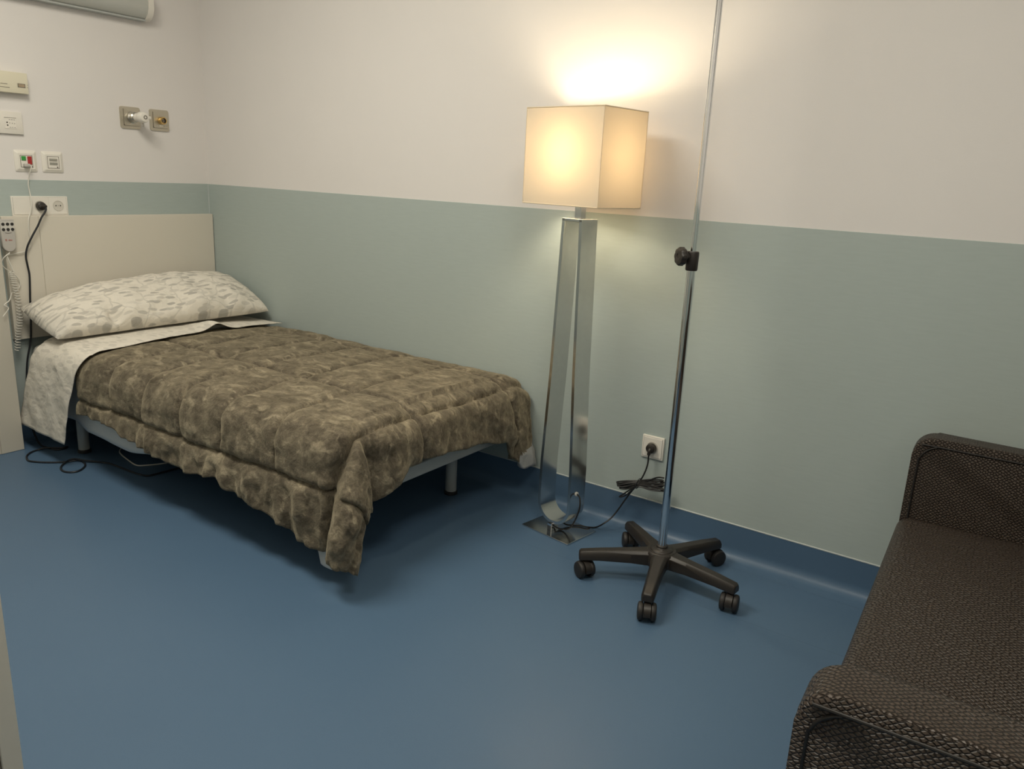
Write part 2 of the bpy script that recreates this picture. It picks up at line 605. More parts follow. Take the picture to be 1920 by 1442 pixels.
def cove(name, a, b, inward):
    """floor vinyl turned up the wall in a cove, with a pale cap strip"""
    a, b, n = Vector(a), Vector(b), Vector(inward)
    R = 0.043
    t = 0.0042
    prof = [(R + 0.03, 0.0003), (R + 0.006, 0.0012)]
    for k in range(9):
        an = math.radians(90 * k / 8)
        prof.append((t + (R - t) * (1 - math.sin(an)), 0.002 + (R - 0.002) * (1 - math.cos(an))))
    prof += [(t, 0.08), (t, H_BASE - 0.003), (0.001, H_BASE - 0.003), (0.001, 0.0012)]
    mb = MB()
    A = [mb.bm.verts.new(a + n * p[0] + Vector((0, 0, p[1]))) for p in prof]
    B = [mb.bm.verts.new(b + n * p[0] + Vector((0, 0, p[1]))) for p in prof]
    k = len(prof)
    for i in range(k):
        mb.bm.faces.new((A[i], A[(i + 1) % k], B[(i + 1) % k], B[i]))
    mb.bm.faces.new(A)
    mb.bm.faces.new(B[::-1])
    return structure(mb.build(name, FLOOR, None, True, 50))


cove('baseboard_back', (0, 0, 0), (ROOM_X, 0, 0), (0, -1, 0))
cove('baseboard_left', (0, 0, 0), (0, ROOM_Y, 0), (1, 0, 0))
cove('baseboard_right', (ROOM_X, 0, 0), (ROOM_X, ROOM_Y, 0), (-1, 0, 0))
cove('baseboard_front', (0, ROOM_Y, 0), (ROOM_X, ROOM_Y, 0), (0, 1, 0))
structure(MB().box((0, -0.0056, H_BASE - 0.004), (ROOM_X, 0, H_BASE + 0.0008), 0.001, 1).build('trim_6', CAULK))
structure(MB().box((0, ROOM_Y, H_BASE - 0.004), (0.0056, 0, H_BASE + 0.0008), 0.001, 1).build('trim_7', CAULK))

# ceiling lamps of the room (above the frame)
for nm, x, y, sx, sy, lab in (('ceiling_light', 1.55, -1.60, 1.16, 0.61, 'long white ceiling panel lamp above the bed'),
                              ('ceiling_light', 3.45, -1.75, 0.61, 0.61, 'square white ceiling panel lamp near the sofa')):
    t = thing(nm, lab, 'ceiling light', (x, y, ROOM_Z))
    MB().box((-sx / 2, -sy / 2, -0.04), (sx / 2, sy / 2, 0.0), 0.004, 1).build('housing', WHITE_PLASTIC, t)

# ------------------------------------------------------------------ bed: frame, mattress, linen
bed = thing('bed', 'low single bed with grey metal frame standing on round legs against the wall', 'bed', (0, 0, 0))
fr = MB()
fr.box((0.06, -0.13, 0.250), (2.02, -0.09, 0.298), 0.003, 1)
fr.box((0.06, -0.968, 0.250), (2.02, -0.928, 0.298), 0.003, 1)
fr.box((1.98, -0.968, 0.250), (2.02, -0.09, 0.298), 0.003, 1)
fr.box((0.06, -0.968, 0.250), (0.10, -0.09, 0.298), 0.003, 1)
for k in range(13):
    x = 0.18 + k * 0.14
    fr.box((x, -0.94, 0.285), (x + 0.055, -0.125, 0.297), 0.002, 1)
fr.build('frame', FRAME_GREY, bed)
for x, ys in ((0.32, (-0.205, -0.91)), (1.83, (-0.205, -0.845))):
    for y in ys:
        lg = MB().cyl((x, y, 0.014), (x, y, 0.25), 0.023, 24)
        lg.box((x - 0.035, y - 0.03, 0.243), (x + 0.035, y + 0.03, 0.25))
        lo = lg.build('leg', FRAME_GREY, bed)
        MB().lathe([(0.024, 0.0), (0.027, 0.002), (0.027, 0.013), (0.024, 0.016)], (x, y, 0)).build('rubber_foot', DARK_RUBBER, lo)

mt = MB().box((0.05, -0.970, 0.302), (2.01, -0.075, 0.452), 0.035, 4).build('mattress', MATTRESS)
tag(mt, 'white mattress lying on the bed frame under the comforter', 'mattress')

Z_TOP = 0.492


def crown(y):
    return 0.018 * math.sin(PI * min(1.0, max(0.0, (-0.022 - y) / (-0.022 - YE))))

XE, YE, RD = 1.975, -0.925, 0.095


def drape(x, y, ztop, rd=RD, flare=0.05, xe=XE, ye=YE, lobe=0.0):
    """Lay cloth point (x,y) (unfolded plan) over the mattress edge; returns position and overhang."""
    ex, ey = max(0.0, x - xe), max(0.0, ye - y)
    e = (ex ** 3.6 + ey ** 3.6) ** (1 / 3.6)
    if e < 1e-9:
        return Vector((x, y, ztop)), 0.0, Vector((0, 0, 1)), 0.0
    d = Vector((ex, -ey * (0.45 if ex > 0 else 1.0), 0)).normalized()
    a = rd * PI / 2
    if e < a:
        h, dr = rd * math.sin(e / rd), rd * (1 - math.cos(e / rd))
        n = d * math.sin(e / rd) + Vector((0, 0, 1)) * math.cos(e / rd)
    else:
        h, dr = rd + flare * (e - a), rd + (e - a) * math.sqrt(1 - flare * flare)
        n = d
    corner = (2 * d.x * -d.y) if (ex > 0 and ey > 0) else 0.0
    h += lobe * corner * corner * min(1, e / 0.3)
    return Vector((min(x, xe), max(y, ye), ztop)) + d * h + Vector((0, 0, -dr)), e, n, corner


# comforter --------------------------------------------------------
XS0 = 0.515


def side_drop(x):
    return lerp(x, [0.54, 0.62, 0.76, 0.97, 1.25, 1.47, 1.56, 1.70, 1.80, 1.90, 2.0],
                [0.300, 0.292, 0.284, 0.318, 0.350, 0.325, 0.350, 0.372, 0.392, 0.425, 0.435])


def foot_drop(y):
    return lerp(y, [-1.0, -0.92, -0.83, -0.735, -0.60, -0.37, -0.20, -0.145, -0.09, -0.03],
                [0.37, 0.300, 0.262, 0.215, 0.210, 0.230, 0.265, 0.35, 0.400, 0.385])


SEAM_X = [0.78, 1.01, 1.24, 1.48, 1.75, 2.035]
SEAM_Y = [YE - 0.235, -0.655, -0.15]


def comforter_pt(u, v):
    # unfolded plan coordinates
    yw = -0.022 + 0.01 * fnz(u * 6, 0.3, 1.7, 2)
    x_len_end = XE + foot_drop(max(-1.0, yw + (YE - yw) * min(1, v / 0.72)))
    x = XS0 + (x_len_end - XS0) * u
    y_end = YE - side_drop(min(x, 2.0))
    if v < 0.72:
        y = yw + (YE + 0.0 - yw) * v / 0.72
    else:
        y = YE + (y_end - YE) * (v - 0.72) / 0.28
    # the head edge bends back along the hanging side
    if y < YE:
        x += (0.028 * min(1, (YE - y) / 0.08) - 0.04 * (YE - y)) * (1 - u) ** 3
    x += 0.006 * fnz(y * 4, 2.0, 0.4, 2) * (1 - u) ** 6
    # fullness
    wx = x + 0.018 * fnz(x * 2.2, y * 2.5, 0.2, 3)
    wy = y + 0.014 * fnz(x * 2.4, y * 2.0, 5.2, 3)
    dx = min(abs(wx - s) for s in SEAM_X)
    dy = min(abs(wy - s) for s in SEAM_Y)
    if y < YE - 0.235:
        dx += 0.06
    ws = 1.0
    puff = 0.015 * (1 - math.exp(-dx / 0.015)) * (1 - math.exp(-dy / 0.016))
    head = min(1.0, max(0.0, (x - XS0 - 0.05) / 0.06))
    puff *= head
    puff -= 0.006 * math.exp(-(dx / 0.006) ** 2) + 0.010 * math.exp(-(dy / 0.007) ** 2)
    p, e, n, cn = drape(x, y, Z_TOP, flare=0.10 if y >= YE else 0.04, lobe=0.055)
    # the corner hangs as one lobe: the foot seam runs down its near side as a crease
    if y < YE and x > 1.93:
        k = min(1.0, (YE - y) / 0.16)
        puff -= 0.050 * k * math.exp(-((x - 2.030) / 0.024) ** 2)
        if x > 2.035:
            puff += 0.034 * k * math.sin(PI * min(1.0, (x - 2.035) / 0.30)) ** 0.8
    if x > XE + 0.06:
        val = math.exp(-((y - YE - 0.015) / 0.035) ** 2)
        puff -= 0.045 * val * min(1, (x - XE - 0.06) / 0.10)
    amp = 0.006 + 0.010 * min(1, e / 0.25)
    wr = amp * fnz(x * 7, y * 7, 3.0, 4) * (0.3 + 0.7 * head)
    if e > 0.24 and y < YE:   # gathered hem band
        k = min(1, (e - 0.24) / 0.06)
        wr += k * (0.006 * math.sin(x * 38 + 9 * fnz(x * 3, 1, 1, 3)) + 0.015 * fnz(x * 15, e * 6, 9.1, 4))
    if x > XE and e > 0.06:
        k = min(1, (e - 0.06) / 0.1)
        wr += k * (0.004 * math.sin(y * 24 + 6 * fnz(y * 3, 2, 1, 2)) + 0.010 * fnz(y * 11, e * 6, 4.4, 4))
    wr += 0.0022 * fnz(x * 30, y * 30, 7.0, 2)
    out = p + n * (puff + wr)
    # sag against the wall side and soft crown
    if e == 0:
        out.z += crown(y)
    edge = min(1.0, (yw - y) / 0.10)
    if y > -0.14:
        out.z -= 0.020 * (1 - edge) ** 2
        # the far corner hangs tucked between bed and wall
    out.y = min(out.y, -0.012)
    if y < YE and x < 1.90 and e > 0.17:
        out.y = min(out.y, -1.003)
    out.z = max(out.z, 0.03)
    return out


cf = grid_mesh('comforter', 210, 190, comforter_pt, PLUSH, None, None, 0.020, -1.0, under=LINING)
for p_ in cf.data.polygons:
    c_ = p_.center
    if c_.x > 2.0 and c_.y > -0.125 and c_.z < 0.235 + 0.25 * (c_.y + 0.03):
        p_.material_index = 1
tag(cf, 'grey-brown quilted plush comforter spread over the bed with one corner hanging low', 'comforter')

# folded printed top sheet at the head --------------------------------


def sheet_pt(u, v):
    yw = -0.03
    y = yw + (YE - yw) * v / 0.62 if v < 0.62 else YE - 0.445 * (v - 0.62) / 0.38
    e = max(0.0, YE - y)
    x0 = 0.06 + (0.12 if v > 0.55 else 0.0) * 0
    x = 0.20 + 0.395 * u + 0.008 * fnz(y * 4, 1.0, 3.0, 2) * u - 0.385 * max(0, e - 0.06) * (1 - 0.12 * u)
    x = max(0.02, x)
    p, e2, n, _ = drape(x, y, Z_TOP + 0.004, rd=0.100, flare=0.08, xe=9)
    wr = 0.003 * fnz(x * 8, y * 8, 1.0, 3) + (0.010 * fnz(x * 5, e * 5, 8.0, 3) if e > 0.05 else 0)
    p = p + n * (wr + 0.006)
    p.z += crown(y) if e == 0 else 0.0
    p = p + n * 0.008 * u
    # a small tucked-up fold beside the pillow
    fx, fy = (y + 0.40) / 0.05, (u - 0.9) / 0.3
    p.z += 0.032 * math.exp(-fx * fx - fy * fy) * (1 if e == 0 else 0)
    return p


sh = grid_mesh('top_sheet', 60, 130, sheet_pt, PRINT_SHEET, None, lambda u, v: (u * 0.4, v * 1.5), 0.003, -1.0)
tag(sh, 'white printed top sheet folded back below the pillow and hanging over the bed side', 'sheet')


def under_pt(u, v):
    x = 0.30 + 1.70 * u
    drop = lerp(x, [0.30, 0.42, 0.52, 0.80, 1.02, 1.15, 1.88, 1.93, 1.985, 2.00],
                [0.29, 0.287, 0.318, 0.330, 0.30, 0.25, 0.27, 0.424, 0.424, 0.38])
    z0 = 0.440 - 0.22 * max(0, min(1, (x - 1.80) / 0.12))
    z = z0 + (0.440 - (drop - 0.032) - z0) * v
    y = -0.9745 - 0.005 * v + 0.0025 * fnz(x * 5, v * 3, 2.2, 3) - 0.032 * v * v * max(0, min(1, (x - 1.80) / 0.15))
    return Vector((x + (0.02 * v if x > 1.9 else 0), y, z))


us = grid_mesh('bottom_sheet', 120, 16, under_pt, SHEET_PLAIN, None, None, 0.002, 0)
tag(us, 'plain white bottom sheet hanging below the comforter on the near side of the bed', 'sheet')

# pillow ---------------------------------------------------------------
BL, BR = Vector((0.345, -0.985, 0.524)), Vector((0.500, -0.035, 0.558))
TL, TR = Vector((0.075, -1.000, 0.622)), Vector((0.085, -0.030, 0.690))


def pillow_pt(u, v, side):
    a, b = 2 * u - 1, 2 * v - 1
    base = (BL * (1 - u) + BR * u) * (1 - v) + (TL * (1 - u) + TR * u) * v
    base.z += 0.040 * (1 - a * a) * v          # middle of the top edge stands higher
    base.x += 0.010 * (1 - a * a) * (1 - v)
    base.z -= 0.004 * (1 - a * a) * (1 - v)
    th = 0.100 * (max(0, 1 - abs(a) ** 6) ** 0.48) * (max(0, 1 - abs(b) ** 2.6) ** (0.42 if b < 0 else 0.62))
    n = Vector((0.50, 0.0, 0.865))
    # pinch: corners pull out, edges pull in
    c = Vector(base)
    mid = (BL + BR + TL + TR) / 4
    pull = 0.045 * (1 - a * a) * abs(b) ** 4
    pull2 = -0.012 * (1 - b * b) * abs(a) ** 4
    base += (Vector((-0.87, 0, 0.5)) * (-pull if b > 0 else pull) * 0.35) + Vector((0, -1, 0)) * (pull2 if a > 0 else -pull2)
    wr = 0.0
    if side > 0:
        edge = max(abs(a) ** 3, abs(b) ** 3)
        wr = 0.011 * fnz(base.x * 9, base.y * 9, base.z * 9, 4)
        wr += 0.020 * math.sin(base.y * 34 + 6 * fnz(base.y * 3, 0, 2, 2)) * max(0, -b) ** 2 * (1 - abs(b) ** 6)
        wr += 0.012 * math.sin(b * 9 + 3 * fnz(b * 3, a * 4, 2, 2)) * max(0, (abs(a) - 0.75) / 0.25) * (1 - abs(a) ** 8)
        wr -= 0.030 * math.exp(-(((a + 0.52) / 0.05) ** 2) - ((b + 0.80) / 0.30) ** 2)
        wr -= 0.022 * math.exp(-(((a + 0.05) / 0.09) ** 2) - ((b + 0.72) / 0.22) ** 2)
        wr *= (1 - max(abs(a), abs(b)) ** 10)
        return base + n * (th + wr)
    return base - n * (th * 0.30)


bm = bmesh.new()
uvl = bm.loops.layers.uv.verify()
NU, NV = 130, 64
for side in (1, -1):
    V = [[bm.verts.new(pillow_pt(i / (NU - 1), j / (NV - 1), side)) for j in range(NV)] for i in range(NU)]
    for i in range(NU - 1):
        for j in range(NV - 1):
            q = (V[i][j], V[i + 1][j], V[i + 1][j + 1], V[i][j + 1])
            f = bm.faces.new(q if side > 0 else q[::-1])
            for l in f.loops:
                pass
            idx = [(i, j), (i + 1, j), (i + 1, j + 1), (i, j + 1)]
            if side < 0:
                idx = idx[::-1]
            for l, (p_, q_) in zip(f.loops, idx):
                l[uvl].uv = (p_ / NU * 1.0, q_ / NV * 0.46)
bmesh.ops.remove_doubles(bm, verts=bm.verts, dist=0.0004)
me = bpy.data.meshes.new('pillow')
bm.to_mesh(me)
bm.free()
pl = link('pillow', me, PRINT, None, True, 75)
tag(pl, 'long white pillow with grey leaf print leaning on the headboard', 'pillow')

# headboard
hb = thing('headboard', 'wide plain white headboard panel fixed to the wall behind the pillow', 'headboard', (0, 0, 0))
MB().box((0.0045, -0.868, 0.470), (0.034, -0.006, 1.004), 0.0015, 1).build('board', WHITE_BOARD, hb)
MB().box((0.0045, -1.015, 0.475), (0.032, -0.8682, 1.004), 0.0015, 1).build('side_board', WHITE_BOARD, hb)

# bedside cabinet at the left edge
cab = thing('bedside_cabinet', 'tall white bedside cabinet at the far left beside the bed head', 'cabinet', (0, 0, 0))
MB().box((0.0, -1.62, 0.0), (0.088, -1.062, 0.92), 0.001, 1).xf(Matrix.Translation((0.007, 0, 0))).build('body', CAB_BOARD, cab)
MB().box((0.095, -1.151, 0.001), (0.101, -1.060, 0.92), 0.001, 1).build('front_stile', CAB_BOARD, cab)
MB().box((0.095, -1.60, 0.02), (0.099, -1.156, 0.915), 0.001, 1).build('door', CAB_BOARD, cab)

# wardrobe whose edge shows at the lower left
wd = thing('wardrobe', 'beige wardrobe whose vertical edge shows at the lower left corner', 'wardrobe', (0, 0, 0))
WX, WY = 2.326, -2.043
MB().box((1.40, ROOM_Y + 0.01, 0.0), (WX - 0.0005, WY - 0.036, 2.05), 0.001, 1).build('carcass', BEIGE_BOARD, wd)
MB().box((1.87, WY - 0.033, 0.06), (WX, WY, 2.045), 0.0015, 1).build('door', BEIGE_BOARD, wd)
MB().box((1.402, WY - 0.033, 0.06), (1.865, WY, 2.045), 0.0015, 1).build('door', BEIGE_BOARD, wd)

# ------------------------------------------------------------------ wall fittings above the bed (on wall_left, plane x = 0)


def plate_x(name, y0, y1, z0, z1, x0, x1, m, parent, bev=0.002, r=0.0):
    if r:
        mb = MB().prism(rrect(abs(y1 - y0), abs(z1 - z0), r), x1 - x0, (x0, (y0 + y1) / 2, (z0 + z1) / 2), (0, 1, 0), (0, 0, 1), (1, 0, 0))
        return mb.build(name, m, parent)
    return MB().box((x0, y0, z0), (x1, y1, z1), bev, 2).build(name, m, parent)


# reading light
rl = thing('wall_light', 'grey diffuser wall light with white end cap high above the bed', 'light', (0, 0, 0))
prof = [(0.0, 1.884), (0.030, 1.884), (0.045, 1.892), (0.060, 1.908), (0.069, 1.93), (0.071, 1.955), (0.067, 1.98), (0.055, 2.0), (0.0, 2.01)]
MB().prism(prof, 1.25, (0, -1.56, 0), (1, 0, 0), (0, 0, 1), (0, 1, 0)).build('diffuser', DIFFUSER, rl, True, 50)
cap = [(x * 1.05 + 0.001, 1.947 + (z - 1.947) * 1.05) for x, z in prof]
MB().prism(cap, 0.026, (0, -0.312, 0), (1, 0, 0), (0, 0, 1), (0, 1, 0)).build('end_cap', WHITE_PLASTIC, rl, True, 50)
MB().prism(cap, 0.026, (0, -1.585, 0), (1, 0, 0), (0, 0, 1), (0, 1, 0)).build('end_cap', WHITE_PLASTIC, rl, True, 50)
MB().box((0.0, -1.56, 1.878), (0.040, -0.31, 1.886), 0.001, 1).build('base_rail', FRAME_GREY, rl)

# call unit, upper box
cu = thing('control_box', 'cream control box with a small window, upper of the two cut by the left edge', 'box', (0, 0, 0))
MB().box((0.0, -1.30, 1.503), (0.034, -0.853, 1.585), 0.003, 2).build('case', CREAM_PLASTIC, cu)
wn = plate_x('window', -0.8935, -0.867, 1.5285, 1.541, 0.034, 0.0355, mat('tan_window', (0.36, 0.28, 0.19), 0.4), cu, 0.0)
f = MB()
for a in ((-0.8945, -0.866, 1.5405, 1.542), (-0.8945, -0.866, 1.5275, 1.529), (-0.8945, -0.8925, 1.5275, 1.542), (-0.868, -0.866, 1.5275, 1.542)):
    f.box((0.034, a[0], a[2]), (0.0362, a[1], a[3]))
f.build('window_frame', LINE_GREY, cu)
for zz in (1.5385, 1.529):
    MB().box((0.034, -0.858, zz), (0.0344, -0.8545, zz + 0.001)).build('printed_mark', LINE_GREY, cu)
MB().box((0.034, -0.960, 1.5345), (0.0348, -0.934, 1.5365)).build('printed_line', LINE_GREY, cu)
MB().box((0.034, -0.970, 1.5215), (0.0348, -0.926, 1.5232)).build('printed_line', LINE_GREY, cu)

# socket plate with tiny jacks
jp = thing('jack_plate', 'flat white wall plate with tiny black jacks at the left edge', 'wall plate', (0, 0, 0))
MB().box((0.0, -1.10, 1.340), (0.011, -0.8805, 1.4285), 0.002, 2).build('plate', WHITE_PLASTIC, jp)
MB().box((0.010, -0.952, 1.3605), (0.0125, -0.905, 1.409), 0.001, 1).build('insert', WHITE_PLASTIC, jp)
MB().box((0.0125, -0.952, 1.4035), (0.0131, -0.906, 1.405)).build('printed_line', LINE_GREY, jp)
for yy in (-0.934, -0.925, -0.916):
    for zz in (1.396, 1.3655):
        MB().box((0.0125, yy, zz), (0.0130, yy + 0.005, zz + 0.0015)).build('printed_mark', LINE_GREY, jp)
for yy, zz in ((-0.942, 1.385), (-0.941, 1.374), (-0.932, 1.3835), (-0.9225, 1.3825), (-0.913, 1.382)):
    MB().cyl((0.0118, yy, zz), (0.0134, yy, zz), 0.0028 if yy < -0.937 else 0.0014, 14).build('jack', DARK_RUBBER if yy < -0.937 else LINE_GREY, jp)


def bevel_frame(yc, zc, parent, s=0.0885):
    """square switch frame with wide sloped rim"""
    h = s / 2
    mb = MB()
    pr = [(h, 0.0, 0.006), (h, 0.003, 0.006), (h - 0.012, 0.0105, 0.004), (h - 0.015, 0.0105, 0.003)]
    rings = []
    for hh, x, r in pr:
        rings.append([mb.bm.verts.new((x, yc + p[0], zc + p[1])) for p in rrect(2 * hh, 2 * hh, r, 4)])
    for a, b in zip(rings, rings[1:]):
        for i in range(len(a)):
            mb.bm.faces.new((a[i], a[(i + 1) % len(a)], b[(i + 1) % len(a)], b[i]))
    mb.bm.faces.new(rings[0][::-1])
    mb.bm.faces.new(rings[-1])
    return mb.build('frame', WHITE_PLASTIC, parent, True, 25)


def outline(y0, y1, z0, z1, x, wdt, m, parent, name='insert_outline'):
    f = MB()
    f.box((x, y0, z0), (x + 0.0006, y1, z0 + wdt))
    f.box((x, y0, z1 - wdt), (x + 0.0006, y1, z1))
    f.box((x, y0, z0), (x + 0.0006, y0 + wdt, z1))
    f.box((x, y1 - wdt, z0), (x + 0.0006, y1, z1))
    return f.build(name, m, parent)


# nurse call plate
nc = thing('call_plate', 'square white nurse call plate with green and red buttons', 'switch', (0, 0, 0))
bevel_frame(-0.8815, 1.2325, nc)
MB().box((0.009, -0.906, 1.2065), (0.0112, -0.857, 1.2565), 0.0008, 1).build('insert', WHITE_PLASTIC, nc)
outline(-0.906, -0.857, 1.2065, 1.2565, 0.011, 0.0018, LINE_GREY, nc)
MB().box((0.0105, -0.9015, 1.235), (0.0145, -0.884, 1.2525), 0.001, 1).build('green_button', GREEN, nc)
MB().box((0.0105, -0.8775, 1.219), (0.0145, -0.8605, 1.2525), 0.001, 1).build('red_button', RED, nc)
MB().cyl((0.0105, -0.863, 1.2115), (0.0130, -0.863, 1.2115), 0.0028, 12).build('indicator', LINE_GREY, nc)
# call plug and its cord
cc = thing('white_cable', 'thin white cord hanging from the plug in the nurse call plate', 'cord', (0, 0, 0))
MB().box((0.0113, -0.898, 1.2075), (0.030, -0.874, 1.222), 0.004, 3).build('plug', GREY_PLASTIC, cc)
CALL = [(0.027, -0.8775, 1.2150), (0.034, -0.875, 1.2105), (0.03, -0.8804, 1.1894), (0.015, -0.8817, 1.1623), (0.012, -0.8853, 1.1355),
        (0.012, -0.8832, 1.1044), (0.02, -0.8842, 1.078), (0.026, -0.888, 1.049), (0.030, -0.8974, 1.02), (0.042, -0.9132, 0.9898),
        (0.042, -0.9168, 0.9449), (0.042, -0.9141, 0.9085), (0.042, -0.9144, 0.8858), (0.042, -0.9225, 0.8702), (0.042, -0.9389, 0.8572),
        (0.042, -0.9652, 0.8517), (0.044, -0.9961, 0.8467), (0.05, -1.0155, 0.846)]
MB().tube(CALL, 0.0022, 8).build('cord', WHITE_CORD, cc)

# speaker plate
spk = thing('speaker_plate', 'square white wall plate with a slotted grey speaker grille', 'wall plate', (0, 0, 0))
bevel_frame(-0.7715, 1.2325, spk)
MB().box((0.009, -0.7965, 1.206), (0.0112, -0.747, 1.2565), 0.0008, 1).build('insert', WHITE_PLASTIC, spk)
outline(-0.7965, -0.747, 1.206, 1.2565, 0.011, 0.0018, LINE_GREY, spk)
f = MB()
for k in range(4):
    f.box((0.0105, -0.788, 1.2455 - k * 0.0030), (0.0128, -0.7545, 1.2475 - k * 0.0030))
    f.box((0.0105, -0.788, 1.2295 - k * 0.0030), (0.0128, -0.7545, 1.2315 - k * 0.0030))
f.build('grille', mat('grille_grey', (0.36, 0.35, 0.31), 0.5), spk)
MB().cyl((0.0105, -0.756, 1.2115), (0.0130, -0.756, 1.2115), 0.0028, 12).build('indicator', LINE_GREY, spk)


def socket_well(org, ax, parent, u, v, pins=True):
    """round flat socket with two holes, recess shade put into its colour, facing ax"""
    o, a, u, v = Vector(org), Vector(ax), Vector(u), Vector(v)
    w_ = MB().lathe([(0.0205, 0.0), (0.0225, 0.0008), (0.0225, 0.0016), (0.0205, 0.0018), (0.0195, 0.0)], o, a, 32, False)
    w_.lathe([(0.0196, 0.0003), (0.0001, 0.0003)], o, a, 32, False)
    s_ = w_.build('socket_well', WELL_SHADED, parent)
    if pins:
        for q in (-0.0095, 0.0095):
            MB().cyl(o + u * q + a * 0.0002, o + u * q + a * 0.0009, 0.0027, 12).build('pin_hole', DARK_RUBBER, s_)
        MB().cyl(o + a * 0.0002, o + a * 0.0009, 0.0016, 10).build('pin_hole', LINE_GREY, s_)
    return s_


# triple outlet strip
os_ = thing('outlet_strip', 'three-gang white outlet strip above the headboard', 'outlet', (0, 0, 0))
MB().box((0.0, -0.9595, 1.004), (0.0090, -0.7262, 1.0865), 0.0015, 2).build('frame', WHITE_PLASTIC, os_)
MB().box((0.008, -0.9535, 1.0095), (0.0112, -0.8855, 1.081), 0.0008, 1).build('rocker', WHITE_PLASTIC, os_)
for y0, y1 in ((-0.8845, -0.8085), (-0.8075, -0.7325)):
    MB().box((0.008, y0, 1.0095), (0.0105, y1, 1.081), 0.0008, 1).build('socket_plate', WHITE_PLASTIC, os_)
outline(-0.9540, -0.7320, 1.009, 1.0815, 0.0088, 0.0007, LINE_GREY, os_, 'shadow_gap')
sw = socket_well((0.0106, -0.7695, 1.0465), (1, 0, 0), os_, (0, 1, 0), (0, 0, 1))
socket_well((0.0106, -0.8465, 1.0455), (1, 0, 0), os_, (0, 1, 0), (0, 0, 1), False)
f = MB()
f.box((0.0105, -0.7745, 1.0238), (0.0109, -0.7645, 1.0262))
f.build('printed_mark', LINE_GREY, os_)

# bed power cord
pc = thing('power_cord', 'black power cord plugged above the headboard and looping on the floor', 'cord', (0, 0, 0))
pg = MB().lathe([(0.018, 0.0), (0.0185, 0.012), (0.017, 0.020), (0.012, 0.023)], (0.0112, -0.8465, 1.0455), (1, 0, 0), 24)
pg.box((0.030, -0.862, 1.0395), (0.046, -0.831, 1.0515), 0.004, 2)
pg.build('plug', BLACK_PLASTIC, pc)
BLK = [(0.040, -0.838, 1.0440), (0.052, -0.8420, 1.0330), (0.056, -0.8536, 1.0160), (0.058, -0.8672, 0.999), (0.058, -0.8862, 0.9632), (0.056, -0.9122, 0.9205),
       (0.052, -0.9338, 0.8777), (0.048, -0.9424, 0.8372), (0.040, -0.9366, 0.7976), (0.038, -0.9323, 0.7558), (0.038, -0.9362, 0.698),
       (0.038, -0.9406, 0.6473), (0.040, -0.9477, 0.559), (0.042, -0.960, 0.4638), (0.045, -0.985, 0.371), (0.05, -1.002, 0.2377),
       (0.06, -1.005, 0.12), (0.075, -1.000, 0.045), (0.11, -0.997, 0.006), (0.169, -0.9909, 0.0042), (0.2172, -0.98, 0.0042), (0.224, -0.9475, 0.0042),
       (0.2105, -0.93, 0.0042), (0.2071, -0.9554, 0.0046), (0.1761, -1.0033, 0.0095), (0.1621, -1.0348, 0.0042), (0.1748, -1.0693, 0.0042),
       (0.21, -1.1005, 0.0042), (0.2631, -1.1181, 0.0042), (0.2992, -1.107, 0.0042), (0.3321, -1.0859, 0.0042), (0.3667, -1.0548, 0.0042),
       (0.3921, -1.0233, 0.0042), (0.405, -0.990, 0.0042), (0.4327, -0.9785, 0.0042), (0.4873, -0.9939, 0.0042), (0.5266, -1.0363, 0.0042),
       (0.5235, -1.0673, 0.0042), (0.4917, -1.0836, 0.0042), (0.4473, -1.0746, 0.0042), (0.4087, -1.0426, 0.0060), (0.3989, -1.0, 0.0120),
       (0.4477, -0.9733, 0.0100), (0.4906, -0.939, 0.0042), (0.5358, -0.9197, 0.0042), (0.6083, -0.9138, 0.0042), (0.6762, -0.9108, 0.0042),
       (0.7315, -0.9058, 0.0042), (0.7753, -0.8947, 0.0042), (0.7876, -0.8599, 0.0042), (0.80, -0.75, 0.0042), (0.86, -0.62, 0.0042), (0.95, -0.5, 0.0042)]
MB().tube(BLK, 0.0040, 9).build('cord', NAVY_CORD, pc)

wc = MB().tube([(0.40, -0.79, 0.0032), (0.448, -0.8211, 0.0032), (0.5522, -0.8442, 0.0032), (0.6365, -0.8548, 0.0032), (0.667, -0.8274, 0.0032),
                (0.6969, -0.7749, 0.0032), (0.72, -0.70, 0.0032), (0.80, -0.60, 0.0032)], 0.0030, 8).build('loose_cable', WHITE_CORD)
tag(wc, 'white cable lying on the blue floor under the bed', 'cable')

# gas outlets ---------------------------------------------------------------


def gas_outlet(yc, zc, label):
    t = thing('gas_outlet', label, 'gas outlet', (0, yc, zc), 0, 'medical gas outlets above the bed')
    MB().prism(rrect(0.098, 0.098, 0.010), 0.006, (0, 0, 0), (0, 1, 0), (0, 0, 1), (1, 0, 0)).build('plate', NICKEL_PLATE, t)
    MB().prism(rrect(0.074, 0.072, 0.005), 0.004, (0.006, 0.004, 0.001), (0, 1, 0), (0, 0, 1), (1, 0, 0)).build('inner_plate', NICKEL_PLATE, t)
    f = MB()
    f.box((0.0055, -0.0345, -0.036), (0.0066, -0.0318, 0.038))
    f.box((0.0055, -0.0345, -0.036), (0.0066, 0.040, -0.0335))
    f.build('plate_groove', LINE_GREY, t)
    for q in (-0.017, 0.026):
        MB().cyl((0.009, q, -0.025), (0.0112, q, -0.025), 0.0027, 12).build('screw', STEEL, t)
    MB().box((0.0095, -0.004, -0.0275), (0.0108, 0.014, -0.0225)).build('label_strip', WHITE_PLASTIC, t)
    return t


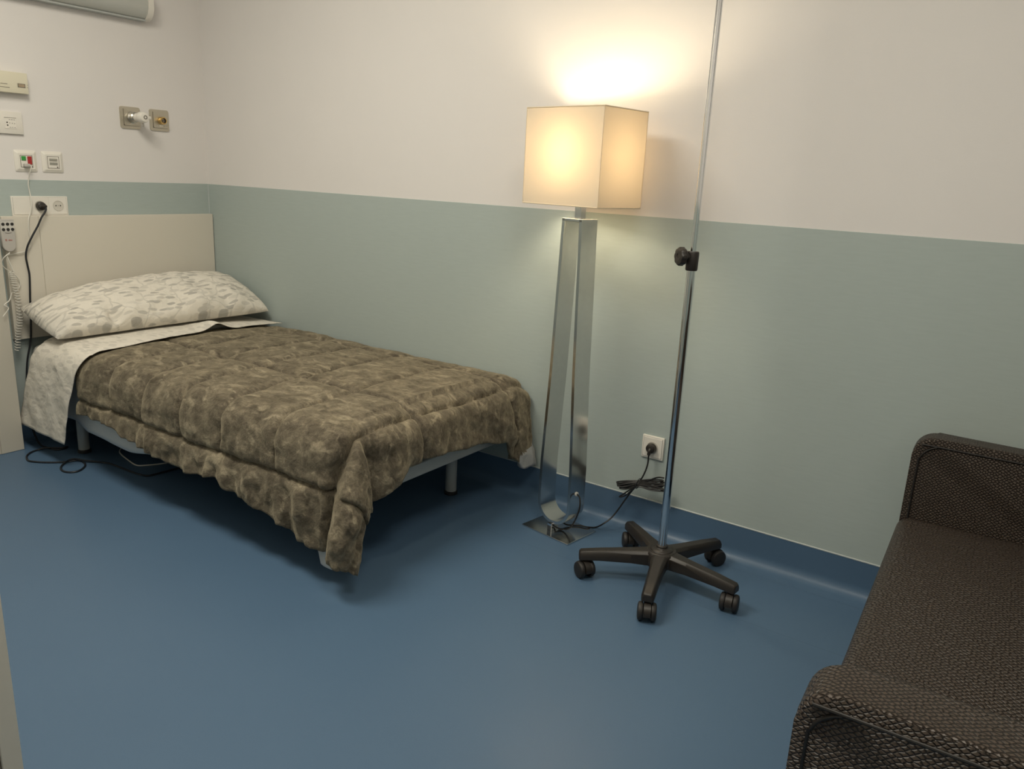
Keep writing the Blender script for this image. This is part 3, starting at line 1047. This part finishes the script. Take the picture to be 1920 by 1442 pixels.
g1 = gas_outlet(-0.400, 1.448, 'left nickel gas outlet with a white valve fitting plugged in')
MB().lathe([(0.019, 0.010), (0.021, 0.013), (0.021, 0.018), (0.0155, 0.020), (0.0155, 0.024), (0.0185, 0.026), (0.0185, 0.032), (0.014, 0.035),
            (0.014, 0.040)], (0, 0.004, 0.002), (1, 0, 0)).build('collar', STEEL, g1)
wv = MB().lathe([(0.0125, 0.038), (0.0155, 0.041), (0.0155, 0.052), (0.012, 0.055), (0.0175, 0.058), (0.0200, 0.064), (0.0200, 0.082), (0.0165, 0.088),
                 (0.009, 0.090)], (0, 0.004, 0.002), (1, 0, 0), 24)
wv.box((0.058, 0.022, -0.004), (0.074, 0.040, 0.008), 0.003, 2)
wvo = wv.build('white_valve', WHITE_PLASTIC, g1)
MB().lathe([(0.0072, 0.0), (0.0072, 0.0012), (0.0044, 0.0012), (0.0044, 0.0)], (0.090, 0.004, 0.002), (1, 0, 0), 20, False).build('nozzle_ring', LINE_GREY, wvo)
MB().tube([(0.060, 0.010, -0.018), (0.062, 0.010, -0.026), (0.062, 0.013, -0.030), (0.060, 0.016, -0.026), (0.060, 0.015, -0.018)], 0.0022, 8).build('release_clip', STEEL, g1)
for ch in g1.children:
    if ch.name.split('.')[0] in ('collar', 'white_valve', 'release_clip'):
        ch.scale = (1.40, 1.22, 1.22)
        ch.location.x = -0.004
g2 = gas_outlet(-0.254, 1.448, 'right nickel gas outlet with an open brass socket')
MB().lathe([(0.0165, 0.010), (0.0175, 0.012), (0.0175, 0.034), (0.0160, 0.0365), (0.0125, 0.0365), (0.0125, 0.030), (0.0001, 0.030)], (0, 0.004, -0.001),
           (1, 0, 0), 28, False).build('brass_socket', BRASS, g2)
MB().lathe([(0.0118, 0.030), (0.0118, 0.0335), (0.0092, 0.0335), (0.0092, 0.030)], (0, 0.004, -0.001), (1, 0, 0), 24, False).build('seal_ring', DARK_RUBBER, g2)
MB().lathe([(0.0062, 0.030), (0.0062, 0.0345), (0.003, 0.0345), (0.003, 0.030)], (0, 0.004, -0.001), (1, 0, 0), 24, False).build('inner_ring', LINE_GREY, g2)

# bed remote ------------------------------------------------------------------
rm = thing('bed_remote', 'grey bed remote with six round buttons and a coiled cord', 'remote', (0, 0, 0))
pts = []
for k in range(13):
    a = PI + PI * k / 12
    pts.append((0.0265 * math.cos(a), -0.046 + 0.026 * math.sin(a)))
pts += [(0.0275, 0.062), (-0.0275, 0.062)]
RC = Vector((0.045, -1.0085, 0.932))
bd = MB().prism(pts, 0.020, RC, (0, 1, 0), (0, 0, 1), (1, 0, 0))
bdo = bd.build('body', GREY_PLASTIC, rm)
md = bdo.modifiers.new('soft_edge', 'BEVEL')
md.width, md.segments = 0.003, 2
MB().box((RC.x + 0.0198, RC.y - 0.0262, RC.z + 0.012), (RC.x + 0.0207, RC.y + 0.0262, RC.z + 0.054), 0.0004, 1).build('button_panel', mat('pale_grey', (0.58, 0.56, 0.52), 0.5), rm)
for i in range(3):
    for j in range(2):
        y, z = RC.y - 0.0175 + i * 0.0175, RC.z + 0.021 + j * 0.022
        MB().lathe([(0.0062, 0), (0.0062, 0.002), (0.005, 0.003)], (RC.x + 0.0205, y, z), (1, 0, 0), 18).build('button', DARK_RUBBER, rm)
MB().tube([(RC.x + 0.0205, RC.y - 0.012, RC.z + 0.0075), (RC.x + 0.0205, RC.y, RC.z + 0.0050), (RC.x + 0.0205, RC.y + 0.012, RC.z + 0.0075)], 0.0008, 6).build('arc_mark', LINE_GREY, rm)


def text(name, s, size, loc, u, v, m, parent, depth=0.0004, align='CENTER'):
    cu_ = bpy.data.curves.new(name, 'FONT')
    cu_.body, cu_.size, cu_.extrude = s, size, depth
    cu_.align_x = align
    to = bpy.data.objects.new(name, cu_)
    C.objects.link(to)
    dg = bpy.context.evaluated_depsgraph_get()
    me_ = bpy.data.meshes.new_from_object(to.evaluated_get(dg))
    bpy.data.objects.remove(to)
    bpy.data.curves.remove(cu_)
    u, v = Vector(u), Vector(v)
    mt_ = Matrix((u, v, u.cross(v))).transposed().to_4x4()
    mt_.translation = Vector(loc)
    me_.transform(mt_)
    me_.name = name
    return link(name, me_, m, parent, False)


text('lettering', 'R', 0.013, (RC.x + 0.0204, RC.y - 0.011, RC.z - 0.0275), (0, 1, 0), (0, 0, 1), RED_INK, rm)
text('lettering', 'elax', 0.0095, (RC.x + 0.0204, RC.y + 0.005, RC.z - 0.026), (0, 1, 0), (0, 0, 1), RED_INK, rm)
# straight lead, then the coil hanging down beside the pillow
MB().tube([(0.056, -1.0090, 0.866), (0.060, -1.0125, 0.852), (0.068, -1.0244, 0.8439), (0.07, -1.0206, 0.8214), (0.07, -1.013, 0.7962), (0.07, -1.0090, 0.7806)],
          0.0026, 8).build('cord_lead', WHITE_CORD, rm)
coil = []
ax = [(0.07, -1.0146, 0.7806), (0.066, -1.0096, 0.7304), (0.064, -1.0001, 0.6609), (0.062, -0.9990, 0.5788), (0.055, -1.0120, 0.5073), (0.05, -1.0200, 0.4348)]
TURNS, PER = 30, 14
for k in range(TURNS * PER + 1):
    t = k / (TURNS * PER) * (len(ax) - 1)
    i = min(int(t), len(ax) - 2)
    p = Vector(ax[i]).lerp(Vector(ax[i + 1]), t - i)
    a = 2 * PI * k / PER
    coil.append(p + Vector((0.0105 * math.cos(a), 0.0105 * math.sin(a), 0)))
MB().tube(coil, 0.0019, 6, 1).build('coiled_cord', WHITE_CORD, rm)
lc = MB().tube([(0.074, -1.0180, 0.8560), (0.075, -1.0369, 0.8423), (0.07, -1.0467, 0.8274), (0.07, -1.0507, 0.8098), (0.06, -1.0304, 0.7874), (0.05, -1.003, 0.7686),
                (0.045, -0.9823, 0.7437), (0.042, -0.9752, 0.7175), (0.042, -0.9883, 0.6956), (0.045, -1.0129, 0.684), (0.100, -1.0467, 0.668), (0.113, -1.0591, 0.660), (0.116, -1.0691, 0.655),
                (0.117, -1.0785, 0.6461), (0.118, -1.0640, 0.632), (0.116, -1.0876, 0.60)], 0.0020, 8).build('thin_cable', WHITE_CORD)
tag(lc, 'thin white cable looping below the bed remote over the cabinet edge', 'cable')

# ------------------------------------------------------------------ wall outlet behind the stand (on wall_back)
wo = thing('wall_outlet', 'square white wall outlet with a black plug low on the long wall', 'outlet', (0, 0, 0))
MB().box((2.565, -0.0105, 0.293), (2.650, 0.0, 0.378), 0.002, 2).build('frame', WHITE_PLASTIC, wo)
MB().box((2.571, -0.0122, 0.299), (2.644, -0.009, 0.372), 0.001, 1).build('socket_plate', WHITE_PLASTIC, wo)
f = MB()
for a in ((2.5703, 2.6447, 0.2983, 0.2992), (2.5703, 2.6447, 0.3718, 0.3727), (2.5703, 2.5712, 0.2983, 0.3727), (2.6438, 2.6447, 0.2983, 0.3727)):
    f.box((a[0], -0.0110, a[2]), (a[1], -0.0100, a[3]))
f.build('shadow_gap', LINE_GREY, wo)
socket_well((2.6075, -0.0123, 0.3355), (0, -1, 0), wo, (1, 0, 0), (0, 0, 1), False)

# ------------------------------------------------------------------ floor lamp
LX, LY, LR = 2.346, -0.198, math.radians(-9)
lamp = thing('floor_lamp', 'lit floor lamp with square cream shade on a looped nickel stem', 'lamp', (LX, LY, 0), LR)
MB().box((-0.1115, -0.0845, 0.0), (0.1115, 0.0845, 0.006), 0.0012, 1).build('base_plate', BRUSHED, lamp)
MB().box((-0.016, -0.050, 0.006), (0.004, -0.010, 0.035), 0.001, 1).build('bracket', CHROME, lamp)
outer = [(-0.0425, 1.140), (-0.058, 0.60), (-0.0745, 0.26), (-0.0760, 0.12)]
for k in range(1, 16):
    a = PI + PI * k / 16
    outer.append((0.076 * math.cos(a), 0.110 + 0.076 * math.sin(a)))
outer += [(0.0760, 0.12), (0.0745, 0.26), (0.058, 0.60), (0.0425, 1.140)]
th = 0.0115
inner = []
for i, p in enumerate(outer):
    a_, b_ = Vector(outer[max(i - 1, 0)]), Vector(outer[min(i + 1, len(outer) - 1)])
    t_ = (b_ - a_).normalized()
    n_ = Vector((-t_.y, t_.x))
    inner.append((p[0] + n_.x * th, p[1] + n_.y * th))
st = MB()
DW = 0.042
R1 = [[st.bm.verts.new((p[0], s * DW, p[1])) for p in outer] for s in (-1, 1)]
R2 = [[st.bm.verts.new((p[0], s * DW, p[1])) for p in inner] for s in (-1, 1)]
for i in range(len(outer) - 1):
    st.bm.faces.new((R1[0][i], R1[0][i + 1], R1[1][i + 1], R1[1][i]))
    st.bm.faces.new((R2[0][i], R2[1][i], R2[1][i + 1], R2[0][i + 1]))
    for s in (0, 1):
        st.bm.faces.new((R1[s][i], R2[s][i], R2[s][i + 1], R1[s][i + 1]))
for i in (0, len(outer) - 1):
    st.bm.faces.new((R1[0][i], R1[1][i], R2[1][i], R2[0][i]))
st.box((-0.0425, -DW, 1.131), (0.0425, DW, 1.1405), 0.0008, 1)
st.build('stem', BRUSHED, lamp, True, 30)
MB().box((-0.0135, -0.0135, 1.140), (0.0135, 0.0135, 1.21), 0.001, 1).build('neck', BRUSHED, lamp)
sh_ = MB()
SW, SD, Z0, Z1 = 0.160, 0.116, 1.184, 1.488
for a in (((-SW, -SD), (SW, -SD)), ((SW, -SD), (SW, SD)), ((SW, SD), (-SW, SD)), ((-SW, SD), (-SW, -SD))):
    (x0, y0), (x1, y1) = a
    q = [sh_.bm.verts.new(p) for p in ((x0, y0, Z0), (x1, y1, Z0), (x1, y1, Z1), (x0, y0, Z1))]
    sh_.bm.faces.new(q)
bmesh.ops.remove_doubles(sh_.bm, verts=sh_.bm.verts, dist=1e-5)
so = sh_.build('lamp_shade', SHADE, lamp, False)
rg = MB()
for z in (Z0, Z1):
    for (x0, y0), (x1, y1) in (((-SW, -SD), (SW, -SD)), ((SW, -SD), (SW, SD)), ((SW, SD), (-SW, SD)), ((-SW, SD), (-SW, -SD))):
        rg.cyl((x0, y0, z), (x1, y1, z), 0.0018, 8)
for x in (-SW, SW):
    for y in (-SD, SD):
        rg.cyl((x, y, Z0), (x, y, Z1), 0.0011, 6)
rg.build('shade_rim', mat('shade_edge', (0.72, 0.62, 0.46), 0.7), so)
sp_ = MB()
for a in range(4):
    an = PI / 4 + a * PI / 2
    sp_.cyl((0, 0, 1.245), (SW * (1 if math.cos(an) > 0 else -1), SD * (1 if math.sin(an) > 0 else -1), Z0 + 0.004), 0.0014, 6)
sp_.build('shade_carrier', STEEL, so)
MB().lathe([(0.016, 1.21), (0.018, 1.215), (0.018, 1.265), (0.014, 1.27)]).build('bulb_holder', WHITE_PLASTIC, lamp)
bl = MB().lathe([(0.012, 1.268), (0.018, 1.285), (0.024, 1.31), (0.026, 1.345), (0.025, 1.385), (0.021, 1.410), (0.012, 1.423), (0.003, 1.426)], (0, 0, 0), (0, 0, 1), 16)
bl.build('bulb', BULB, lamp)
MB().lathe([(0.0025, 0.0), (0.008, 0.0), (0.008, 0.003), (0.0045, 0.0045), (0.0025, 0.0035)], (0.0755, -0.006, 0.166), (1, 0, 0.05), 18, False).build('cord_grommet', WHITE_PLASTIC, lamp)
ml = (Matrix.Translation((LX, LY, 0)) @ Matrix.Rotation(LR, 4, 'Z')).inverted()
LC = [(2.422, -0.2175, 0.166), (2.4374, -0.222, 0.158), (2.4450, -0.232, 0.1229), (2.4345, -0.240, 0.075), (2.405, -0.222, 0.030), (2.3762, -0.213, 0.0125), (2.3567, -0.2176, 0.0115),
      (2.3403, -0.2254, 0.020), (2.3209, -0.2169, 0.0295), (2.3206, -0.195, 0.0315), (2.3389, -0.183, 0.026), (2.3604, -0.1742, 0.014), (2.3775, -0.1588, 0.0100),
      (2.4046, -0.1416, 0.0100), (2.4323, -0.1334, 0.0098), (2.4511, -0.1043, 0.0045), (2.4829, -0.115, 0.030), (2.5029, -0.09, 0.0515), (2.5187, -0.07, 0.0817),
      (2.5367, -0.06, 0.1201), (2.557, -0.055, 0.1583), (2.5777, -0.055, 0.1914), (2.5884, -0.05, 0.2117), (2.6001, -0.045, 0.2425), (2.6071, -0.04, 0.2761),
      (2.6063, -0.036, 0.3033), (2.6062, -0.036, 0.322)]
cd = MB().tube([ml @ Vector(p) for p in LC], 0.0029, 8).build('power_cord', BLACK_CORD, lamp)
bn = MB()
for k in range(6):
    lo_, hi_ = 0.0065 * (k - 2.5), 0.009 * (k - 2.5)
    a = Vector((2.507 + 0.004 * k, -0.062 - 0.004 * (k % 3), 0.176 - lo_ * 0.7 - (0.028 if k == 5 else 0)))
    c = Vector((2.585, -0.054 - 0.002 * k, 0.201 - lo_ * 0.35))
    b = Vector((2.676 + 0.004 * (k % 3), -0.060 + 0.004 * (k % 2), 0.222 - hi_ * 0.9))
    up_ = Vector((0.0, 0, 0.006))
    bn.tube([ml @ v for v in (c + up_, a.lerp(c, 0.35) + up_, a + Vector((-0.006, 0, 0)), a.lerp(c, 0.35) - up_, c - up_ * 0.4, b.lerp(c, 0.45) - up_,
                              b + Vector((0.006, 0, 0.0)), b.lerp(c, 0.45) + up_, c + up_)], 0.0028, 7)
bn.tube([ml @ Vector(v) for v in ((2.59, -0.055, 0.205), (2.625, -0.058, 0.226), (2.66, -0.06, 0.248), (2.684, -0.06, 0.252))], 0.0028, 7)
bn.tube([ml @ (Vector((2.5865, -0.056, 0.204)) + Vector((0.006 * math.cos(a_ * PI / 4), 0.012 * math.sin(a_ * PI / 4) - 0.004, 0.022 * math.cos(a_ * PI / 4 + 0.3)))) for a_ in range(9)],
        0.0016, 6)
bn.build('cord_bundle', BLACK_CORD, cd)
pgl = MB().lathe([(0.017, 0.0), (0.0185, 0.006), (0.0175, 0.018), (0.010, 0.022)], ml @ Vector((2.6075, -0.0132, 0.3355)), ml.to_3x3() @ Vector((0, -1, 0)), 22)
pgl.tube([ml @ Vector(p) for p in ((2.6085, -0.032, 0.336), (2.6075, -0.037, 0.327), (2.6065, -0.037, 0.314))], 0.0065, 10)
pgl.build('plug', BLACK_PLASTIC, lamp)

# ------------------------------------------------------------------ infusion stand
PX, PY = 2.806, -0.318
iv = thing('infusion_stand', 'chrome infusion pole on a black five-star wheeled base', 'infusion stand', (PX, PY, 0))
base = MB()
ANG = [-148, -74, -6, 67, 139]
for a in ANG:
    d = Vector((math.cos(math.radians(a)), math.sin(math.radians(a)), 0))
    n_ = Vector((-d.y, d.x, 0))
    secs = []
    for r, hw, zt, zb in ((0.012, 0.030, 0.112, 0.066), (0.05, 0.027, 0.111, 0.064), (0.10, 0.0225, 0.107, 0.066), (0.20, 0.0205, 0.099, 0.066), (0.262, 0.019, 0.092, 0.063), (0.268, 0.016, 0.086, 0.064)):
        ring = []
        for q, z in ((-1, zb), (-1.0, zt - 0.010), (-0.62, zt), (0.62, zt), (1.0, zt - 0.010), (1, zb)):
            ring.append(base.bm.verts.new(d * r + n_ * (q * hw) + Vector((0, 0, z))))
        secs.append(ring)
    for A, B in zip(secs, secs[1:]):
        for i in range(6):
            base.bm.faces.new((A[i], A[(i + 1) % 6], B[(i + 1) % 6], B[i]))
    base.bm.faces.new(secs[0])
    base.bm.faces.new(secs[-1][::-1])
base.lathe([(0.050, 0.062), (0.054, 0.070), (0.052, 0.106), (0.046, 0.113), (0.040, 0.1135), (0.037, 0.1115), (0.036, 0.115), (0.030, 0.119), (0.019, 0.121), (0.018, 0.129), (0.0135, 0.130)])
bo = base.build('base', BLACK_PLASTIC, iv, True, 40)
md = bo.modifiers.new('soft_edge', 'BEVEL')
md.width, md.segments, md.limit_method, md.angle_limit = 0.003, 2, 'ANGLE', math.radians(40)
for a, ca in zip(ANG, (-120, 205, 190, -30, 215)):
    d = Vector((math.cos(math.radians(a)), math.sin(math.radians(a)), 0)) * 0.250
    w_ = Vector((math.cos(math.radians(ca)), math.sin(math.radians(ca)), 0))   # wheel axle
    fdir = Vector((-w_.y, w_.x, 0))
    ctr = d + fdir * 0.008 + Vector((0, 0, 0.0285))
    hd = MB()
    hd.cyl(d + Vector((0, 0, 0.045)), d + Vector((0, 0, 0.068)), 0.011, 16)
    pts = [(0.0305 * math.cos(math.radians(t)), 0.0305 * math.sin(math.radians(t))) for t in range(-8, 189, 14)]
    hd.prism(pts, 0.021, ctr - w_ * 0.0105, fdir, (0, 0, 1), w_)
    ho = hd.build('caster', BLACK_PLASTIC, iv)
    for s in (-1, 1):
        MB().lathe([(0.020, 0.0), (0.027, 0.0015), (0.0285, 0.004), (0.0285, 0.010), (0.026, 0.0150), (0.020, 0.0172), (0.008, 0.0180)],
                   ctr + w_ * (0.0112 * s), w_ * s, 28).build('wheel', DARK_RUBBER, ho)
MB().cyl((0, 0, 0.118), (0, 0, 1.045), 0.0130, 28).build('pole', CHROME, iv)
MB().cyl((0, 0, 1.04), (0, 0, 1.98), 0.0092, 24).build('upper_pole', CHROME, iv)
cl = MB().lathe([(0.0165, 1.022), (0.0180, 1.026), (0.0185, 1.074), (0.0170, 1.078), (0.0094, 1.079)])
kd = Vector((-0.64, -0.77, 0.02)).normalized()
cl.cyl(Vector((0, 0, 1.062)), Vector((0, 0, 1.062)) + kd * 0.034, 0.012, 18)
cl.build('clamp', BLACK_PLASTIC, iv)
kb = MB()
NK = 40
profk = [(0.014, 0.028), (0.024, 0.029), (0.0265, 0.032), (0.0265, 0.043), (0.024, 0.0475), (0.015, 0.050), (0.008, 0.0485), (0.007, 0.047)]
kx = kd.orthogonal().normalized()
ky = kd.cross(kx)
rings = []
for r, h in profk:
    rings.append([kb.bm.verts.new(Vector((0, 0, 1.062)) + kd * h + (kx * math.cos(2 * PI * i / NK) + ky * math.sin(2 * PI * i / NK)) * (r * (1 + (0.045 if r > 0.02 else 0) * (1 if i % 5 in (0, 1, 2) else -0.6)))) for i in range(NK)])
for A, B in zip(rings, rings[1:]):
    for i in range(NK):
        kb.bm.faces.new((A[i], A[(i + 1) % NK], B[(i + 1) % NK], B[i]))
kb.bm.faces.new(rings[0][::-1])
kb.bm.faces.new(rings[-1])
kb.build('knob', BLACK_PLASTIC, iv, True, 30)
for s in (-1, 1):
    MB().tube([(0, 0, 1.975), (s * 0.06, 0, 1.985), (s * 0.10, 0, 1.972), (s * 0.125, 0, 1.962), (s * 0.135, 0, 1.982)], 0.004, 8).build('hook', CHROME, iv)

# ------------------------------------------------------------------ sofa
SX, SY, SR = 3.448, -0.022, math.radians(2.3)
sofa = thing('sofa', 'dark brown snakeskin leatherette sofa cut by the right edge', 'sofa', (SX, SY, 0), SR)
# local frame: x to the back of the sofa, y along its length (negative towards the camera)


def arm(yc0, yc1, ztop, zb=0.09, xl=0.86):
    # profile in x-z, rounded front top corner
    R = 0.055
    pts = [(0.014, zb), (0.002, 0.35)]
    cx, cz = 0.002 + R, ztop - R
    for k in range(9):
        a = PI - (PI / 2) * k / 8
        pts.append((cx + R * math.cos(a), cz + R * math.sin(a)))
    pts += [(xl, ztop - 0.004), (xl, zb)]
    mb = MB().prism(pts, yc1 - yc0, (0, yc0, 0), (1, 0, 0), (0, 0, 1), (0, 1, 0))
    es = [e for e in mb.bm.edges if abs(abs(e.verts[0].co.y - e.verts[1].co.y)) < 1e-6 and min(e.verts[0].co.z, e.verts[1].co.z) > zb + 0.001]
    bmesh.ops.bevel(mb.bm, geom=es, offset=0.014, segments=4, affect='EDGES', profile=0.55)
    bmesh.ops.recalc_face_normals(mb.bm, faces=mb.bm.faces)
    o = mb.build('armrest', SNAKE, sofa, True, 60, uvs=115)
    return o, pts


def arm_piping(pts, y, out, parent):
    P = []
    for i, p in enumerate(pts[:-1]):
        P.append(Vector((p[0], y, p[1])))
    # inset of the seam towards the middle of the panel
    c = Vector((0.45, y, 0.34))
    Q = []
    for p in P:
        q = Vector(p)
        q.x += 0.020
        q.z -= 0.022 if p.z > 0.5 else 0.0
        Q.append(q)
    return MB().tube(Q, 0.0026, 8, 2).build('piping', mat('piping_black', (0.010, 0.008, 0.007), 0.5), parent)


far, pf = arm(-0.149, -0.073, 0.620)
arm_piping(pf, -0.1495, -1, far)
near, pn = arm(-1.526, -1.430, 0.620)
arm_piping(pn, -1.5265, -1, near)
st_ = MB().box((0.018, -1.450, 0.10), (0.84, -0.149, 0.245), 0.008, 2)
st_.build('base', SNAKE, sofa, True, 60, uvs=115)


def seat_pt(u, v):
    # cushion cross-section: front roll, top, back
    L = -0.146 - 1.308 * v
    R = 0.035
    s = u * 0.95
    if s < 0.13:
        x, z = -0.002, 0.240 + s * (0.105 / 0.13)
    elif s < 0.185:
        a = (s - 0.13) / 0.055 * PI / 2
        x, z = -0.002 + R * (1 - math.cos(a)), 0.345 + R * math.sin(a)
    else:
        x, z = -0.002 + R + (s - 0.185), 0.380
    k = math.sin(PI * v) ** 0.5
    z += 0.010 * k * min(1, max(0, (s - 0.13) / 0.2))
    e = min(v, 1 - v) * 1.308
    if e < 0.02:
        z -= 0.012 * (1 - e / 0.02) ** 2
    z += 0.003 * fnz(x * 4, L * 4, 2, 3)
    return Vector((x, L, z))


sc_ = grid_mesh('seat_cushion', 70, 90, seat_pt, SNAKE, sofa, lambda u, v: (u * 0.95 * 100, v * 1.308 * 100 * 1.2), 0.03, -1.0)
bk = MB().box((0.66, -1.450, 0.38), (0.86, -0.149, 0.80), 0.05, 4)
bk.build('backrest', SNAKE, sofa, True, 60, uvs=115)
for x in (0.07, 0.78):
    for y in (-0.111, -1.488):
        MB().lathe([(0.018, 0.0), (0.024, 0.09), (0.024, 0.101)], (x, y, 0)).build('leg', BLACK_PLASTIC, sofa)
